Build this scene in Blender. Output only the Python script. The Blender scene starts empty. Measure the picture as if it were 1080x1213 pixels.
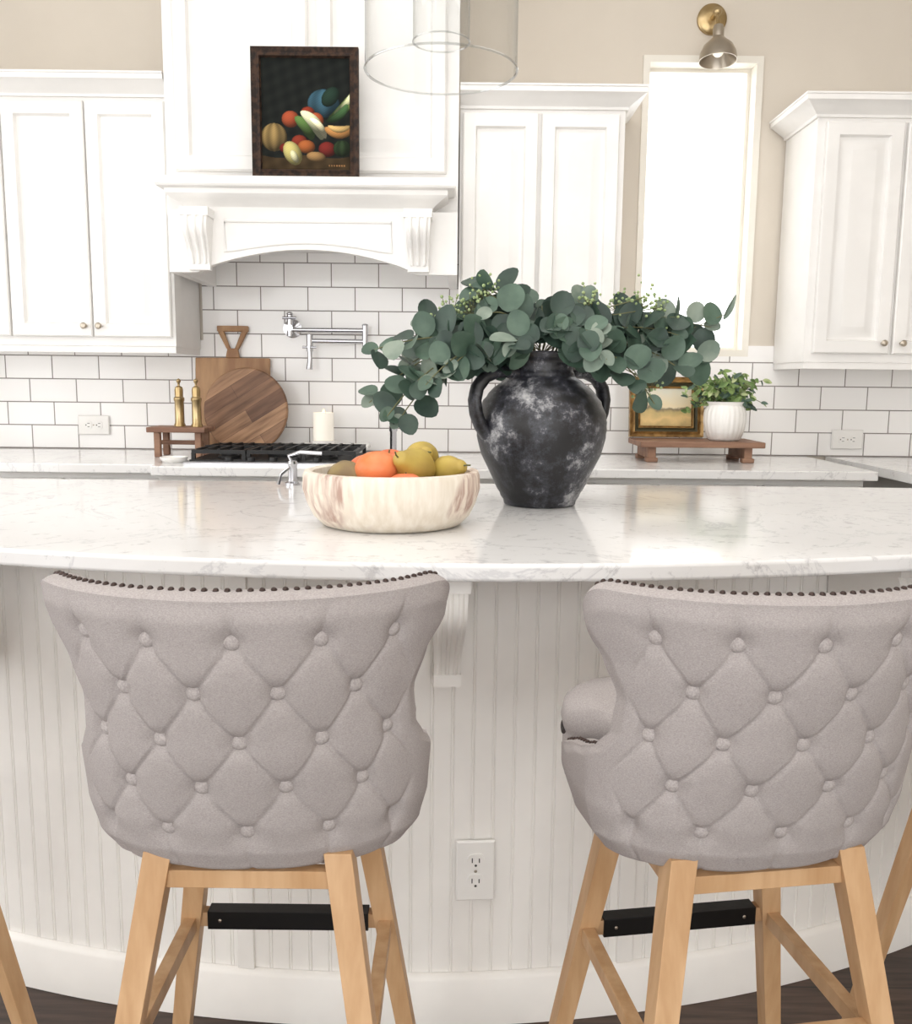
import bpy, math, random
from mathutils import Vector, Matrix, Euler
random.seed(7)
R=math.radians
sc=bpy.context.scene
try:
    sc.view_settings.view_transform='Standard'
    sc.view_settings.look='None'
    sc.view_settings.exposure=0.12
except Exception as e: print(e)

def lin(c):
    out=[]
    for v in c:
        v=v/255.0
        out.append(v/12.92 if v<=.04045 else ((v+.055)/1.055)**2.4)
    return (out[0],out[1],out[2],1)

def mat(name,c1,c2=None,scale=5,detail=4,rough=.5,metal=0,bump=0,bscale=None,stretch=(1,1,1),ramp=(.4,.6),spec=.5,trans=0,emit=0,coat=0,rough_n=.5,dist=0):
    m=bpy.data.materials.new(name); m.use_nodes=True
    nt=m.node_tree; b=nt.nodes['Principled BSDF']
    b.inputs['Base Color'].default_value=lin(c1)
    b.inputs['Roughness'].default_value=rough
    b.inputs['Metallic'].default_value=metal
    b.inputs['Specular IOR Level'].default_value=spec
    b.inputs['Transmission Weight'].default_value=trans
    b.inputs['Coat Weight'].default_value=coat
    if emit:
        b.inputs['Emission Color'].default_value=lin(c1); b.inputs['Emission Strength'].default_value=emit
    tc=nt.nodes.new('ShaderNodeTexCoord'); mp=nt.nodes.new('ShaderNodeMapping')
    mp.inputs['Scale'].default_value=stretch
    nt.links.new(tc.outputs['Object'],mp.inputs['Vector'])
    if c2 is None: c2=[max(0,v*.975) for v in c1]
    n=nt.nodes.new('ShaderNodeTexNoise'); n.inputs['Scale'].default_value=scale; n.inputs['Detail'].default_value=detail
    n.inputs['Roughness'].default_value=rough_n; n.inputs['Distortion'].default_value=dist
    nt.links.new(mp.outputs[0],n.inputs['Vector'])
    r=nt.nodes.new('ShaderNodeValToRGB')
    r.color_ramp.elements[0].position=ramp[0]; r.color_ramp.elements[0].color=lin(c1)
    r.color_ramp.elements[1].position=ramp[1]; r.color_ramp.elements[1].color=lin(c2)
    nt.links.new(n.outputs['Fac'],r.inputs[0]); nt.links.new(r.outputs[0],b.inputs['Base Color'])
    if bump:
        n2=nt.nodes.new('ShaderNodeTexNoise'); n2.inputs['Scale'].default_value=bscale or scale
        n2.inputs['Detail'].default_value=3
        nt.links.new(mp.outputs[0],n2.inputs['Vector'])
        bp=nt.nodes.new('ShaderNodeBump'); bp.inputs['Strength'].default_value=bump; bp.inputs['Distance'].default_value=.002
        nt.links.new(n2.outputs['Fac'],bp.inputs['Height']); nt.links.new(bp.outputs[0],b.inputs['Normal'])
    return m

# ---------- materials
M={}
M['cab']=mat('cabinet_paint',(240,238,235),rough=.4)
M['isl']=mat('island_paint',(246,243,238),rough=.45)
M['wall']=mat('wall_paint',(218,209,196),(215,206,193),scale=3,rough=.85,bump=.1,bscale=300)
M['ceil']=mat('ceiling_paint',(240,238,234),rough=.9)
M['trim']=mat('trim_paint',(240,235,224),rough=.5)
M['chrome']=mat('polished_chrome',(200,200,204),rough=.12,metal=1)
M['nickel']=mat('brushed_nickel',(184,174,160),rough=.3,metal=1)
M['brass']=mat('aged_brass',(190,168,128),(172,148,106),scale=20,rough=.3,metal=1)
M['bronze']=mat('nailhead_bronze',(70,58,54),rough=.35,metal=.8)
M['blackmetal']=mat('black_metal',(22,21,21),rough=.4,metal=.4,bump=.1,bscale=80)
M['iron']=mat('cast_iron',(25,25,26),rough=.5)
M['oak']=mat('light_oak',(203,166,126),(180,140,98),scale=3,detail=8,stretch=(14,14,1.4),rough=.5,bump=.15,bscale=6,ramp=(.35,.7))
M['acacia']=mat('acacia_board',(150,110,78),(190,152,112),scale=2.5,detail=8,stretch=(9,9,1.6),rough=.55,ramp=(.35,.7))
M['riser']=mat('rustic_wood',(120,86,68),(158,122,98),scale=3,detail=8,stretch=(2,9,9),rough=.6,ramp=(.35,.7),bump=.3,bscale=10)
M['fabric']=mat('grey_linen',(158,151,149),(182,175,173),scale=520,detail=2,stretch=(1,1,2.2),rough=.95,bump=.4,bscale=800,ramp=(.3,.7),spec=.12)
M['fabric2']=mat('grey_linen_button',(166,159,157),(184,177,175),scale=520,rough=.95,spec=.12,bump=.3,bscale=800)
M['piping']=mat('dark_piping',(60,54,52),rough=.8)
M['white']=mat('white_ceramic',(246,244,240),rough=.25)
M['plate']=mat('white_plastic',(244,242,238),rough=.35)
M['slot']=mat('outlet_slot',(60,58,56),rough=.6)
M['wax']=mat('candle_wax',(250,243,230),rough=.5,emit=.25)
M['flame']=mat('candle_flame',(255,190,110),emit=6)
M['soil']=mat('soil',(60,48,38),rough=.9)
M['stem']=mat('stem_green',(104,104,70),rough=.7)
M['leafA']=mat('eucalyptus_leaf_dark',(44,62,54),(60,80,68),scale=14,rough=.5)
M['leafB']=mat('eucalyptus_leaf_mid',(64,86,72),(84,106,90),scale=14,rough=.5)
M['leafC']=mat('eucalyptus_leaf_pale',(104,120,108),(134,146,132),scale=14,rough=.55)
M['berry']=mat('seed_green',(140,160,110),(170,184,134),scale=40,rough=.6)
M['ivyA']=mat('ivy_green',(92,120,66),(128,152,88),scale=20,rough=.5)
M['ivyB']=mat('ivy_variegated',(186,196,146),(130,152,92),scale=30,rough=.5)
M['orange']=mat('orange_peel',(222,118,60),(232,140,90),scale=12,rough=.45,bump=.3,bscale=160)
M['peach']=mat('persimmon_skin',(218,106,62),(232,136,94),scale=9,rough=.4)
M['pearG']=mat('pear_skin',(196,172,84),(160,132,64),scale=12,rough=.5,ramp=(.35,.7))
M['pearB']=mat('brown_pear_skin',(128,108,76),(150,130,84),scale=14,rough=.6)

def node_mat(name):
    m=bpy.data.materials.new(name); m.use_nodes=True
    return m,m.node_tree,m.node_tree.nodes['Principled BSDF']
def nd(nt,t,**kw):
    n=nt.nodes.new(t)
    for k,v in kw.items(): setattr(n,k,v)
    return n
def ramp(nt,stops):
    r=nt.nodes.new('ShaderNodeValToRGB'); e=r.color_ramp.elements
    while len(e)<len(stops): e.new(.5)
    for i,(p,c) in enumerate(stops): e[i].position=p; e[i].color=lin(c)
    return r
# round board: glued planks of varying walnut/acacia
m,nt,b=node_mat('plank_walnut_board'); M['walnut']=m
tc=nd(nt,'ShaderNodeTexCoord'); sx=nd(nt,'ShaderNodeSeparateXYZ'); cx=nd(nt,'ShaderNodeCombineXYZ')
nt.links.new(tc.outputs['Object'],sx.inputs[0]); nt.links.new(sx.outputs[0],cx.inputs[0]); nt.links.new(sx.outputs[2],cx.inputs[1])
br=nd(nt,'ShaderNodeTexBrick'); br.offset=.3; br.inputs['Scale'].default_value=1; br.inputs['Brick Width'].default_value=.9; br.inputs['Row Height'].default_value=.052
br.inputs['Mortar Size'].default_value=.0006; br.inputs['Color1'].default_value=lin((112,76,54)); br.inputs['Color2'].default_value=lin((190,148,112)); br.inputs['Mortar'].default_value=lin((84,56,40))
nt.links.new(cx.outputs[0],br.inputs['Vector'])
mp=nd(nt,'ShaderNodeMapping'); mp.inputs['Scale'].default_value=(2.5,9,22); nt.links.new(tc.outputs['Object'],mp.inputs[0])
n1=nd(nt,'ShaderNodeTexNoise'); n1.inputs['Scale'].default_value=2.5; n1.inputs['Detail'].default_value=8; nt.links.new(mp.outputs[0],n1.inputs['Vector'])
r1=ramp(nt,[(.3,(170,160,150)),(.65,(255,255,255))]); nt.links.new(n1.outputs['Fac'],r1.inputs[0])
mx=nd(nt,'ShaderNodeMix',data_type='RGBA',blend_type='MULTIPLY'); mx.inputs[0].default_value=1
nt.links.new(br.outputs['Color'],mx.inputs[6]); nt.links.new(r1.outputs[0],mx.inputs[7]); nt.links.new(mx.outputs[2],b.inputs['Base Color']); b.inputs['Roughness'].default_value=.5
# quartz
m,nt,b=node_mat('white_quartz'); M['quartz']=m
tc=nd(nt,'ShaderNodeTexCoord')
n1=nd(nt,'ShaderNodeTexNoise'); n1.inputs['Scale'].default_value=2.6; n1.inputs['Detail'].default_value=10; n1.inputs['Roughness'].default_value=.62; n1.inputs['Distortion'].default_value=1.0
nt.links.new(tc.outputs['Object'],n1.inputs['Vector'])
r1=ramp(nt,[(.0,(240,239,238)),(.487,(238,237,236)),(.498,(214,213,214)),(.508,(237,236,235)),(1,(243,242,241))])
nt.links.new(n1.outputs['Fac'],r1.inputs[0])
n2=nd(nt,'ShaderNodeTexNoise'); n2.inputs['Scale'].default_value=30; n2.inputs['Detail'].default_value=6; n2.inputs['Roughness'].default_value=.7
nt.links.new(tc.outputs['Object'],n2.inputs['Vector'])
r2=ramp(nt,[(.34,(206,205,206)),(.42,(250,250,250))]); nt.links.new(n2.outputs['Fac'],r2.inputs[0])
mx=nd(nt,'ShaderNodeMix',data_type='RGBA',blend_type='MULTIPLY'); mx.inputs[0].default_value=.7
nt.links.new(r1.outputs[0],mx.inputs[6]); nt.links.new(r2.outputs[0],mx.inputs[7])
nt.links.new(mx.outputs[2],b.inputs['Base Color']); b.inputs['Roughness'].default_value=.09
# vase
m,nt,b=node_mat('distressed_black_clay'); M['vase']=m
tc=nd(nt,'ShaderNodeTexCoord')
n1=nd(nt,'ShaderNodeTexNoise'); n1.inputs['Scale'].default_value=8; n1.inputs['Detail'].default_value=10; n1.inputs['Roughness'].default_value=.78
nt.links.new(tc.outputs['Object'],n1.inputs['Vector'])
r1=ramp(nt,[(.0,(12,12,14)),(.46,(20,20,23)),(.54,(56,57,64)),(.62,(160,160,162)),(.70,(204,202,200))])
nt.links.new(n1.outputs['Fac'],r1.inputs[0]); nt.links.new(r1.outputs[0],b.inputs['Base Color'])
b.inputs['Roughness'].default_value=.36
bp=nd(nt,'ShaderNodeBump'); bp.inputs['Strength'].default_value=.4; bp.inputs['Distance'].default_value=.004
nt.links.new(n1.outputs['Fac'],bp.inputs['Height']); nt.links.new(bp.outputs[0],b.inputs['Normal'])
# bowl
m,nt,b=node_mat('whitewashed_bowl_wood'); M['bowl']=m
tc=nd(nt,'ShaderNodeTexCoord'); mp=nd(nt,'ShaderNodeMapping'); mp.inputs['Scale'].default_value=(26,26,3)
nt.links.new(tc.outputs['Object'],mp.inputs[0])
n1=nd(nt,'ShaderNodeTexNoise'); n1.inputs['Scale'].default_value=3; n1.inputs['Detail'].default_value=8
nt.links.new(mp.outputs[0],n1.inputs['Vector'])
n2=nd(nt,'ShaderNodeTexNoise'); n2.inputs['Scale'].default_value=6; n2.inputs['Detail'].default_value=2
nt.links.new(tc.outputs['Object'],n2.inputs['Vector'])
ra=ramp(nt,[(.35,(236,228,215)),(.65,(222,211,194))]); rb=ramp(nt,[(.38,(176,146,132)),(.6,(230,217,202))])
nt.links.new(n1.outputs['Fac'],ra.inputs[0]); nt.links.new(n1.outputs['Fac'],rb.inputs[0])
rf=nd(nt,'ShaderNodeValToRGB'); rf.color_ramp.elements[0].position=.58; rf.color_ramp.elements[1].position=.64
nt.links.new(n2.outputs['Fac'],rf.inputs[0])
mx=nd(nt,'ShaderNodeMix',data_type='RGBA'); nt.links.new(rf.outputs[0],mx.inputs[0])
nt.links.new(ra.outputs[0],mx.inputs[6]); nt.links.new(rb.outputs[0],mx.inputs[7]); nt.links.new(mx.outputs[2],b.inputs['Base Color'])
b.inputs['Roughness'].default_value=.6
# tiles
m,nt,b=node_mat('white_subway_tile'); M['tile']=m
tc=nd(nt,'ShaderNodeTexCoord'); sx=nd(nt,'ShaderNodeSeparateXYZ'); cx=nd(nt,'ShaderNodeCombineXYZ')
nt.links.new(tc.outputs['Object'],sx.inputs[0]); nt.links.new(sx.outputs[0],cx.inputs[0]); nt.links.new(sx.outputs[2],cx.inputs[1])
mp=nd(nt,'ShaderNodeMapping'); mp.inputs['Location'].default_value=(5.02,-.93+.865-.002,0)
nt.links.new(cx.outputs[0],mp.inputs[0])
br=nd(nt,'ShaderNodeTexBrick'); br.offset=.5; br.squash=1
br.inputs['Scale'].default_value=1; br.inputs['Brick Width'].default_value=.175; br.inputs['Row Height'].default_value=.0865
br.inputs['Mortar Size'].default_value=.002; br.inputs['Mortar Smooth'].default_value=.1
br.inputs['Color1'].default_value=lin((250,248,246)); br.inputs['Color2'].default_value=lin((246,244,242)); br.inputs['Mortar'].default_value=lin((140,132,128))
nt.links.new(mp.outputs[0],br.inputs['Vector']); nt.links.new(br.outputs['Color'],b.inputs['Base Color'])
mr=nd(nt,'ShaderNodeMapRange'); mr.inputs[3].default_value=.12; mr.inputs[4].default_value=.8
nt.links.new(br.outputs['Fac'],mr.inputs[0]); nt.links.new(mr.outputs[0],b.inputs['Roughness'])
bp=nd(nt,'ShaderNodeBump'); bp.invert=True; bp.inputs['Strength'].default_value=.5; bp.inputs['Distance'].default_value=.002
nt.links.new(br.outputs['Fac'],bp.inputs['Height']); nt.links.new(bp.outputs[0],b.inputs['Normal'])
# floor
m,nt,b=node_mat('dark_wood_floor'); M['floor']=m
tc=nd(nt,'ShaderNodeTexCoord')
br=nd(nt,'ShaderNodeTexBrick'); br.offset=.37; br.inputs['Scale'].default_value=1; br.inputs['Brick Width'].default_value=1.2; br.inputs['Row Height'].default_value=.14
br.inputs['Mortar Size'].default_value=.0015; br.inputs['Color1'].default_value=lin((96,74,62)); br.inputs['Color2'].default_value=lin((72,54,46)); br.inputs['Mortar'].default_value=lin((28,22,20))
nt.links.new(tc.outputs['Object'],br.inputs['Vector'])
mp=nd(nt,'ShaderNodeMapping'); mp.inputs['Scale'].default_value=(2,24,1); nt.links.new(tc.outputs['Object'],mp.inputs[0])
n1=nd(nt,'ShaderNodeTexNoise'); n1.inputs['Scale'].default_value=3; n1.inputs['Detail'].default_value=8; nt.links.new(mp.outputs[0],n1.inputs['Vector'])
r1=ramp(nt,[(.3,(150,150,150)),(.7,(255,255,255))]); nt.links.new(n1.outputs['Fac'],r1.inputs[0])
mx=nd(nt,'ShaderNodeMix',data_type='RGBA',blend_type='MULTIPLY'); mx.inputs[0].default_value=1
nt.links.new(br.outputs['Color'],mx.inputs[6]); nt.links.new(r1.outputs[0],mx.inputs[7]); nt.links.new(mx.outputs[2],b.inputs['Base Color']); b.inputs['Roughness'].default_value=.4
# clear glass: transparent pane whose glossiness and tint grow at grazing angles
def glass(name,base=.03,gain=.6,power=3,tint=(.97,.98,.98,1),edgetint=(.7,.72,.72,1)):
    m=bpy.data.materials.new(name); m.use_nodes=True; nt=m.node_tree; nt.nodes.clear()
    o=nd(nt,'ShaderNodeOutputMaterial'); t=nd(nt,'ShaderNodeBsdfTransparent'); g=nd(nt,'ShaderNodeBsdfGlossy'); g.inputs['Roughness'].default_value=.03
    lw=nd(nt,'ShaderNodeLayerWeight'); lw.inputs[0].default_value=.5
    pw=nd(nt,'ShaderNodeMath',operation='POWER'); pw.inputs[1].default_value=power
    nt.links.new(lw.outputs['Facing'],pw.inputs[0])
    mm=nd(nt,'ShaderNodeMath',operation='MULTIPLY_ADD'); mm.inputs[1].default_value=gain; mm.inputs[2].default_value=base
    nt.links.new(pw.outputs[0],mm.inputs[0])
    mc=nd(nt,'ShaderNodeMix',data_type='RGBA'); mc.inputs[6].default_value=tint; mc.inputs[7].default_value=edgetint
    nt.links.new(pw.outputs[0],mc.inputs[0]); nt.links.new(mc.outputs[2],t.inputs[0])
    x=nd(nt,'ShaderNodeMixShader'); nt.links.new(mm.outputs[0],x.inputs[0]); nt.links.new(t.outputs[0],x.inputs[1]); nt.links.new(g.outputs[0],x.inputs[2]); nt.links.new(x.outputs[0],o.inputs[0])
    return m
M['glass']=glass('clear_glass',.05,.45,4,(.975,.98,.98,1),(.55,.57,.57,1))
M['glassrim']=glass('glass_rim_edge',.15,.5,2,(.90,.91,.91,1),(.72,.74,.74,1))
M['pane']=glass('window_glass',.02,.2,4,(1,1,1,1),(1,1,1,1))

# ---------- mesh builder
class MB:
    def __init__(s): s.v=[];s.f=[];s.m=[];s.mats=[]
    def mi(s,k):
        if k not in s.mats: s.mats.append(k)
        return s.mats.index(k)
    def add(s,vs,fs,k,T=None):
        o=len(s.v)
        for p in vs:
            p=Vector(p)
            if T is not None: p=T@p
            s.v.append(p)
        i=s.mi(k)
        for f in fs: s.f.append([a+o for a in f]); s.m.append(i)
    def box(s,x0,x1,y0,y1,z0,z1,k,T=None):
        vs=[(x0,y0,z0),(x1,y0,z0),(x1,y1,z0),(x0,y1,z0),(x0,y0,z1),(x1,y0,z1),(x1,y1,z1),(x0,y1,z1)]
        fs=[(0,3,2,1),(4,5,6,7),(0,1,5,4),(1,2,6,5),(2,3,7,6),(3,0,4,7)]
        s.add(vs,fs,k,T)
    def prism(s,poly,axis,a,b,k,T=None):
        def P(p,t):
            if axis=='x': return (t,p[0],p[1])
            if axis=='y': return (p[0],t,p[1])
            return (p[0],p[1],t)
        n=len(poly)
        vs=[P(p,a) for p in poly]+[P(p,b) for p in poly]
        fs=[list(range(n))[::-1],list(range(n,2*n))]+[(i,(i+1)%n,n+(i+1)%n,n+i) for i in range(n)]
        s.add(vs,fs,k,T)
    def lathe(s,prof,c,k,seg=48,T=None):
        vs=[];fs=[];n=len(prof)
        for j in range(seg):
            a=2*math.pi*j/seg
            for r,z in prof: vs.append((c[0]+r*math.cos(a),c[1]+r*math.sin(a),c[2]+z))
        for j in range(seg):
            q=(j+1)%seg
            for i in range(n-1): fs.append((j*n+i,q*n+i,q*n+i+1,j*n+i+1))
        s.add(vs,fs,k,T)
    def ell(s,c,r,k,T=None,seg=24,rings=14):
        if not hasattr(r,'__len__'): r=(r,r,r)
        vs=[(0,0,-1)];fs=[]
        for i in range(1,rings):
            ph=-math.pi/2+math.pi*i/rings
            for j in range(seg):
                a=2*math.pi*j/seg; vs.append((math.cos(ph)*math.cos(a),math.cos(ph)*math.sin(a),math.sin(ph)))
        vs.append((0,0,1)); L=len(vs)-1
        for j in range(seg):
            q=(j+1)%seg
            fs.append((0,1+q,1+j))
            for i in range(rings-2): fs.append((1+i*seg+j,1+i*seg+q,1+(i+1)*seg+q,1+(i+1)*seg+j))
            fs.append((1+(rings-2)*seg+j,1+(rings-2)*seg+q,L))
        TT=Matrix.Translation(Vector(c))
        if T is not None: TT=TT@T
        TT=TT@Matrix.Diagonal((r[0],r[1],r[2],1))
        s.add(vs,fs,k,TT)
    def tube(s,pts,rad,k,seg=10,T=None,closed=False,flat=1):
        pts=[Vector(p) for p in pts]; n=len(pts)
        if not hasattr(rad,'__len__'): rad=[rad]*n
        vs=[];fs=[]; prev=None
        for i,p in enumerate(pts):
            if closed: t=pts[(i+1)%n]-pts[i-1]
            else: t=pts[min(i+1,n-1)]-pts[max(i-1,0)]
            t.normalize()
            if prev is None:
                u=Vector((0,0,1)) if abs(t.z)<.9 else Vector((1,0,0))
                u=(u-t*u.dot(t)).normalized()
            else: u=(prev-t*prev.dot(t)).normalized()
            prev=u; w=t.cross(u)
            for j in range(seg):
                a=2*math.pi*j/seg; vs.append(p+u*math.cos(a)*rad[i]+w*math.sin(a)*rad[i]*flat)
        for i in range(n if closed else n-1):
            ii=(i+1)%n
            for j in range(seg):
                q=(j+1)%seg; fs.append((i*seg+j,i*seg+q,ii*seg+q,ii*seg+j))
        if not closed: fs.append(list(range(seg))[::-1]); fs.append([(n-1)*seg+j for j in range(seg)])
        s.add(vs,fs,k,T)
    def sweep(s,prof,path,k,closed=False,T=None):
        n=len(path); vs=[];fs=[]; m=len(prof)
        def nrm(a,b):
            d=Vector((b[0]-a[0],b[1]-a[1])).normalized(); return Vector((d.y,-d.x))
        for i in range(n):
            if closed or 0<i<n-1:
                a=nrm(path[i-1],path[i]); b=nrm(path[i],path[(i+1)%n]); mm=(a+b); mm=mm/(mm.dot(a)) if mm.dot(a)>1e-6 else a
            elif i==0: mm=nrm(path[0],path[1])
            else: mm=nrm(path[-2],path[-1])
            for o,z in prof: vs.append((path[i][0]+mm.x*o,path[i][1]+mm.y*o,z))
        for i in range(n if closed else n-1):
            ii=(i+1)%n
            for j in range(m):
                q=(j+1)%m; fs.append((i*m+j,ii*m+j,ii*m+q,i*m+q))
        if not closed: fs.append(list(range(m))); fs.append([(n-1)*m+j for j in range(m)][::-1])
        s.add(vs,fs,k,T)
    def rings(s,x0,x1,z0,z1,yf,rings,k,back=.02,T=None):
        vs=[];fs=[]
        rr=[(0,back)]+rings
        for ins,d in rr:
            vs+= [(x0+ins,yf+d,z0+ins),(x1-ins,yf+d,z0+ins),(x1-ins,yf+d,z1-ins),(x0+ins,yf+d,z1-ins)]
        for i in range(len(rr)-1):
            for j in range(4):
                q=(j+1)%4; fs.append((i*4+j,i*4+q,i*4+4+q,i*4+4+j))
        L=(len(rr)-1)*4; fs.append((L,L+1,L+2,L+3)); fs.append((3,2,1,0))
        s.add(vs,fs,k,T)
    def obj(s,name,parent=None,loc=(0,0,0),rot=(0,0,0),bevel=0,sharp=35,fixn=True):
        me=bpy.data.meshes.new(name); me.from_pydata([tuple(v) for v in s.v],[],s.f)
        for k in s.mats: me.materials.append(M[k])
        for p,i in zip(me.polygons,s.m): p.material_index=i; p.use_smooth=True
        me.update()
        if fixn:
            import bmesh
            bm=bmesh.new(); bm.from_mesh(me); bmesh.ops.recalc_face_normals(bm,faces=bm.faces); bm.to_mesh(me); bm.free()
        try: me.set_sharp_from_angle(angle=R(sharp))
        except Exception as e: print(e)
        o=bpy.data.objects.new(name,me); sc.collection.objects.link(o)
        o.location=loc; o.rotation_euler=rot
        if parent: o.parent=parent
        if bevel:
            b=o.modifiers.new('bevel','BEVEL'); b.width=bevel; b.segments=2; b.limit_method='ANGLE'; b.angle_limit=R(40); b.harden_normals=False
        return o
def empty(name,loc=(0,0,0),rot=(0,0,0)):
    o=bpy.data.objects.new(name,None); sc.collection.objects.link(o); o.location=loc; o.rotation_euler=rot; o.empty_display_size=.1
    return o
def interp(tab,x):
    if x<=tab[0][0]: return tab[0][1]
    for (a,b),(c,d) in zip(tab,tab[1:]):
        if x<=c:
            t=(x-a)/(c-a); t=t*t*(3-2*t)*.3+t*.7
            return b+(d-b)*t
    return tab[-1][1]
def smooth(a,b,x):
    t=max(0,min(1,(x-a)/(b-a))); return t*t*(3-2*t)

YW=3.47; CT=.93; YC=YW-.0115
# ================= ROOM =================
b=MB(); b.box(-2.6,2.6,-3,YW+.15,-.05,0,'floor'); b.obj('floor')
b=MB(); b.box(-2.6,2.6,-3,YW+.15,2.9,2.95,'ceil'); b.obj('ceiling')
wx0,wx1,wz0,wz1=.655,1.085,1.30,2.36
b=MB()
b.box(-2.6,wx0,YW,YW+.15,0,2.9,'wall'); b.box(wx1,2.6,YW,YW+.15,0,2.9,'wall')
b.box(wx0,wx1,YW,YW+.15,0,wz0,'wall'); b.box(wx0,wx1,YW,YW+.15,wz1,2.9,'wall'); b.obj('wall_back')
b=MB(); b.box(-2.75,-2.6,-3,-.6,0,2.9,'wall'); b.box(-2.75,-2.6,2.6,YW+.15,0,2.9,'wall'); b.box(-2.75,-2.6,-.6,2.6,0,.5,'wall'); b.box(-2.75,-2.6,-.6,2.6,2.6,2.9,'wall'); b.obj('wall_left')
b=MB(); b.box(2.6,2.75,-3,YW+.15,0,2.9,'wall'); b.obj('wall_right')
b=MB(); b.box(-2.7,-2.64,-.6,2.6,.5,.56,'trim');b.box(-2.7,-2.64,-.6,2.6,2.54,2.6,'trim')
for y in (-.6,.45,1.5,2.54): b.box(-2.7,-2.64,y,y+.06,.56,2.54,'trim')
b.obj('window_2')
b=MB(); w=.024
def framebox(b,x0,x1,z0,z1,w,y0,y1,k):
    b.box(x0,x0+w,y0,y1,z0,z1,k); b.box(x1-w,x1,y0,y1,z0,z1,k)
    b.box(x0+w,x1-w,y0,y1,z1-w,z1,k); b.box(x0+w,x1-w,y0,y1,z0,z0+w,k)
framebox(b,wx0,wx1,wz0,wz1,w,YW-.010,YW+.11,'trim')
framebox(b,wx0+w,wx1-w,wz0+w,wz1-w,.012,YW+.06,YW+.10,'trim')
b.box(wx0+w+.008,wx1-w-.008,YW+.078,YW+.082,wz0+w+.008,wz1-w-.008,'pane')
b.obj('window_1')
b=MB(); b.box(-2.6,wx0,YW-.01,YW,CT,1.34,'tile'); b.box(wx0,wx1,YW-.01,YW,CT,wz0,'tile'); b.box(wx1,2.6,YW-.01,YW,CT,1.34,'tile')
b.box(-.95,0,YW-.01,YW,1.34,1.66,'tile'); b.obj('wall_backsplash')

DOOR=[(0,.004),(.004,0),(.042,0),(.047,.014),(.054,.015),(.061,.014),(.086,.002),(.092,.002)]
CROWN=[(o,z*.70) for o,z in [(0,0),(.008,0),(.010,.012),(.018,.022),(.036,.040),(.052,.056),(.060,.060),(.060,.082),(.064,.084),(.064,.092),(0,.092)]]
def knob(b,x,y,z):
    T=Matrix.Translation((x,y,z))@Matrix.Rotation(R(90),4,'X')
    b.lathe([(.005,0),(.004,.012),(.010,.016),(.011,.022),(.007,.026),(0,.027)],(0,0,0),'nickel',20,T)
def upper(name,x0,x1,z0,z1,doors,yf=3.14,knobs=(),ret='both'):
    E=empty(name)
    b=MB(); b.box(x0,x1,yf+.02,YC,z0,z1,'cab'); b.obj('carcass',E,bevel=.001)
    b=MB(); b.box(x0+.003,x1-.003,yf+.024,yf+.04,z0-.022,z0+.001,'cab')
    b.box(x0+.003,x0+.018,yf+.041,YC-.002,z0-.022,z0+.001,'cab');b.box(x1-.018,x1-.003,yf+.041,YC-.002,z0-.022,z0+.001,'cab'); b.obj('light_rail',E)
    b=MB()
    for a,c in doors: b.rings(a,c,z0+.03,z1-.015,yf,DOOR,'cab')
    b.obj('doors',E)
    b=MB(); p=[(x0,yf+.02),(x1,yf+.02)]
    if ret in('both','left'): p=[(x0,YC)]+p
    if ret in('both','right'): p=p+[(x1,YC)]
    b.sweep([(o,z1+z) for o,z in CROWN],p,'cab'); b.obj('crown_molding',E,sharp=25)
    b=MB()
    for kx in knobs: knob(b,kx,yf,z0+.065)
    b.obj('knobs',E)
upper('upper_cabinet',-2.18,-.960,1.305,2.110,[(-2.165,-1.81),(-1.80,-1.515),(-1.508,-1.238),(-1.232,-.970)],knobs=(-1.258,-1.208,-1.77),ret='left')
upper('upper_cabinet.001',0.0,.545,1.29,2.085,[(.010,.258),(.270,.525)],knobs=(.235,.295),ret='right')
upper('upper_cabinet.002',1.18,2.1,1.275,2.070,[(1.205,1.462),(1.474,1.735),(1.75,2.08)],knobs=(1.436,1.50))

# ---- range hood
H=empty('range_hood')
b=MB(); hx0,hx1=-.955,-.004
b.box(hx0,hx1,3.10,YC,1.8205,2.899,'cab'); b.obj('upper_chase',H)
b=MB(); hm=-.475
PN=[(0,.006),(.006,0),(.046,0),(.052,.018),(.060,.020),(.068,.018),(.100,.002),(.106,.002)]
b.rings(hx0+.035,hm-.014,1.865,2.62,3.078,PN,'cab',back=.022)
b.rings(hm+.014,hx1-.04,1.865,2.62,3.078,PN,'cab',back=.022); b.obj('raised_panels',H)
b=MB()
S=[(o,z-.01) for o,z in [(0,1.735),(.012,1.735),(.014,1.748),(.022,1.756),(.040,1.768),(.058,1.778),(.062,1.782),(.062,1.796),(.082,1.800),(.086,1.806),(.086,1.824),(.080,1.83),(0,1.83)]]
b.sweep(S,[(-.858,3.13),(-.858,3.015),(-.098,3.015),(-.098,3.13)],'cab')
b.box(-.858,-.098,3.015,3.09,1.726,1.8195,'cab')
b.box(-.955,-.004,3.09,YC,1.728,1.8195,'cab')
b.obj('mantel_shelf',H,sharp=30)
b=MB()
ax0,ax1=-.925,-.004; zb=1.535
poly=[(ax0,1.728),(ax0,zb),(-.835,zb)]
for i in range(21):
    t=i/20; x=-.815+(.66)*t; poly.append((x,zb+.012+.062*math.sin(math.pi*t)**.85))
poly+=[(-.135,zb),(ax1,zb),(ax1,1.728)]
b.prism(poly,'y',3.0,3.03,'cab')
b.box(ax0,ax0+.03,3.03,YC,zb,1.728,'cab'); b.box(ax1-.03,ax1,3.03,YC,zb,1.728,'cab')
b.box(ax0+.03,ax1-.03,3.03,YC,1.66,1.7275,'cab')
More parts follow.
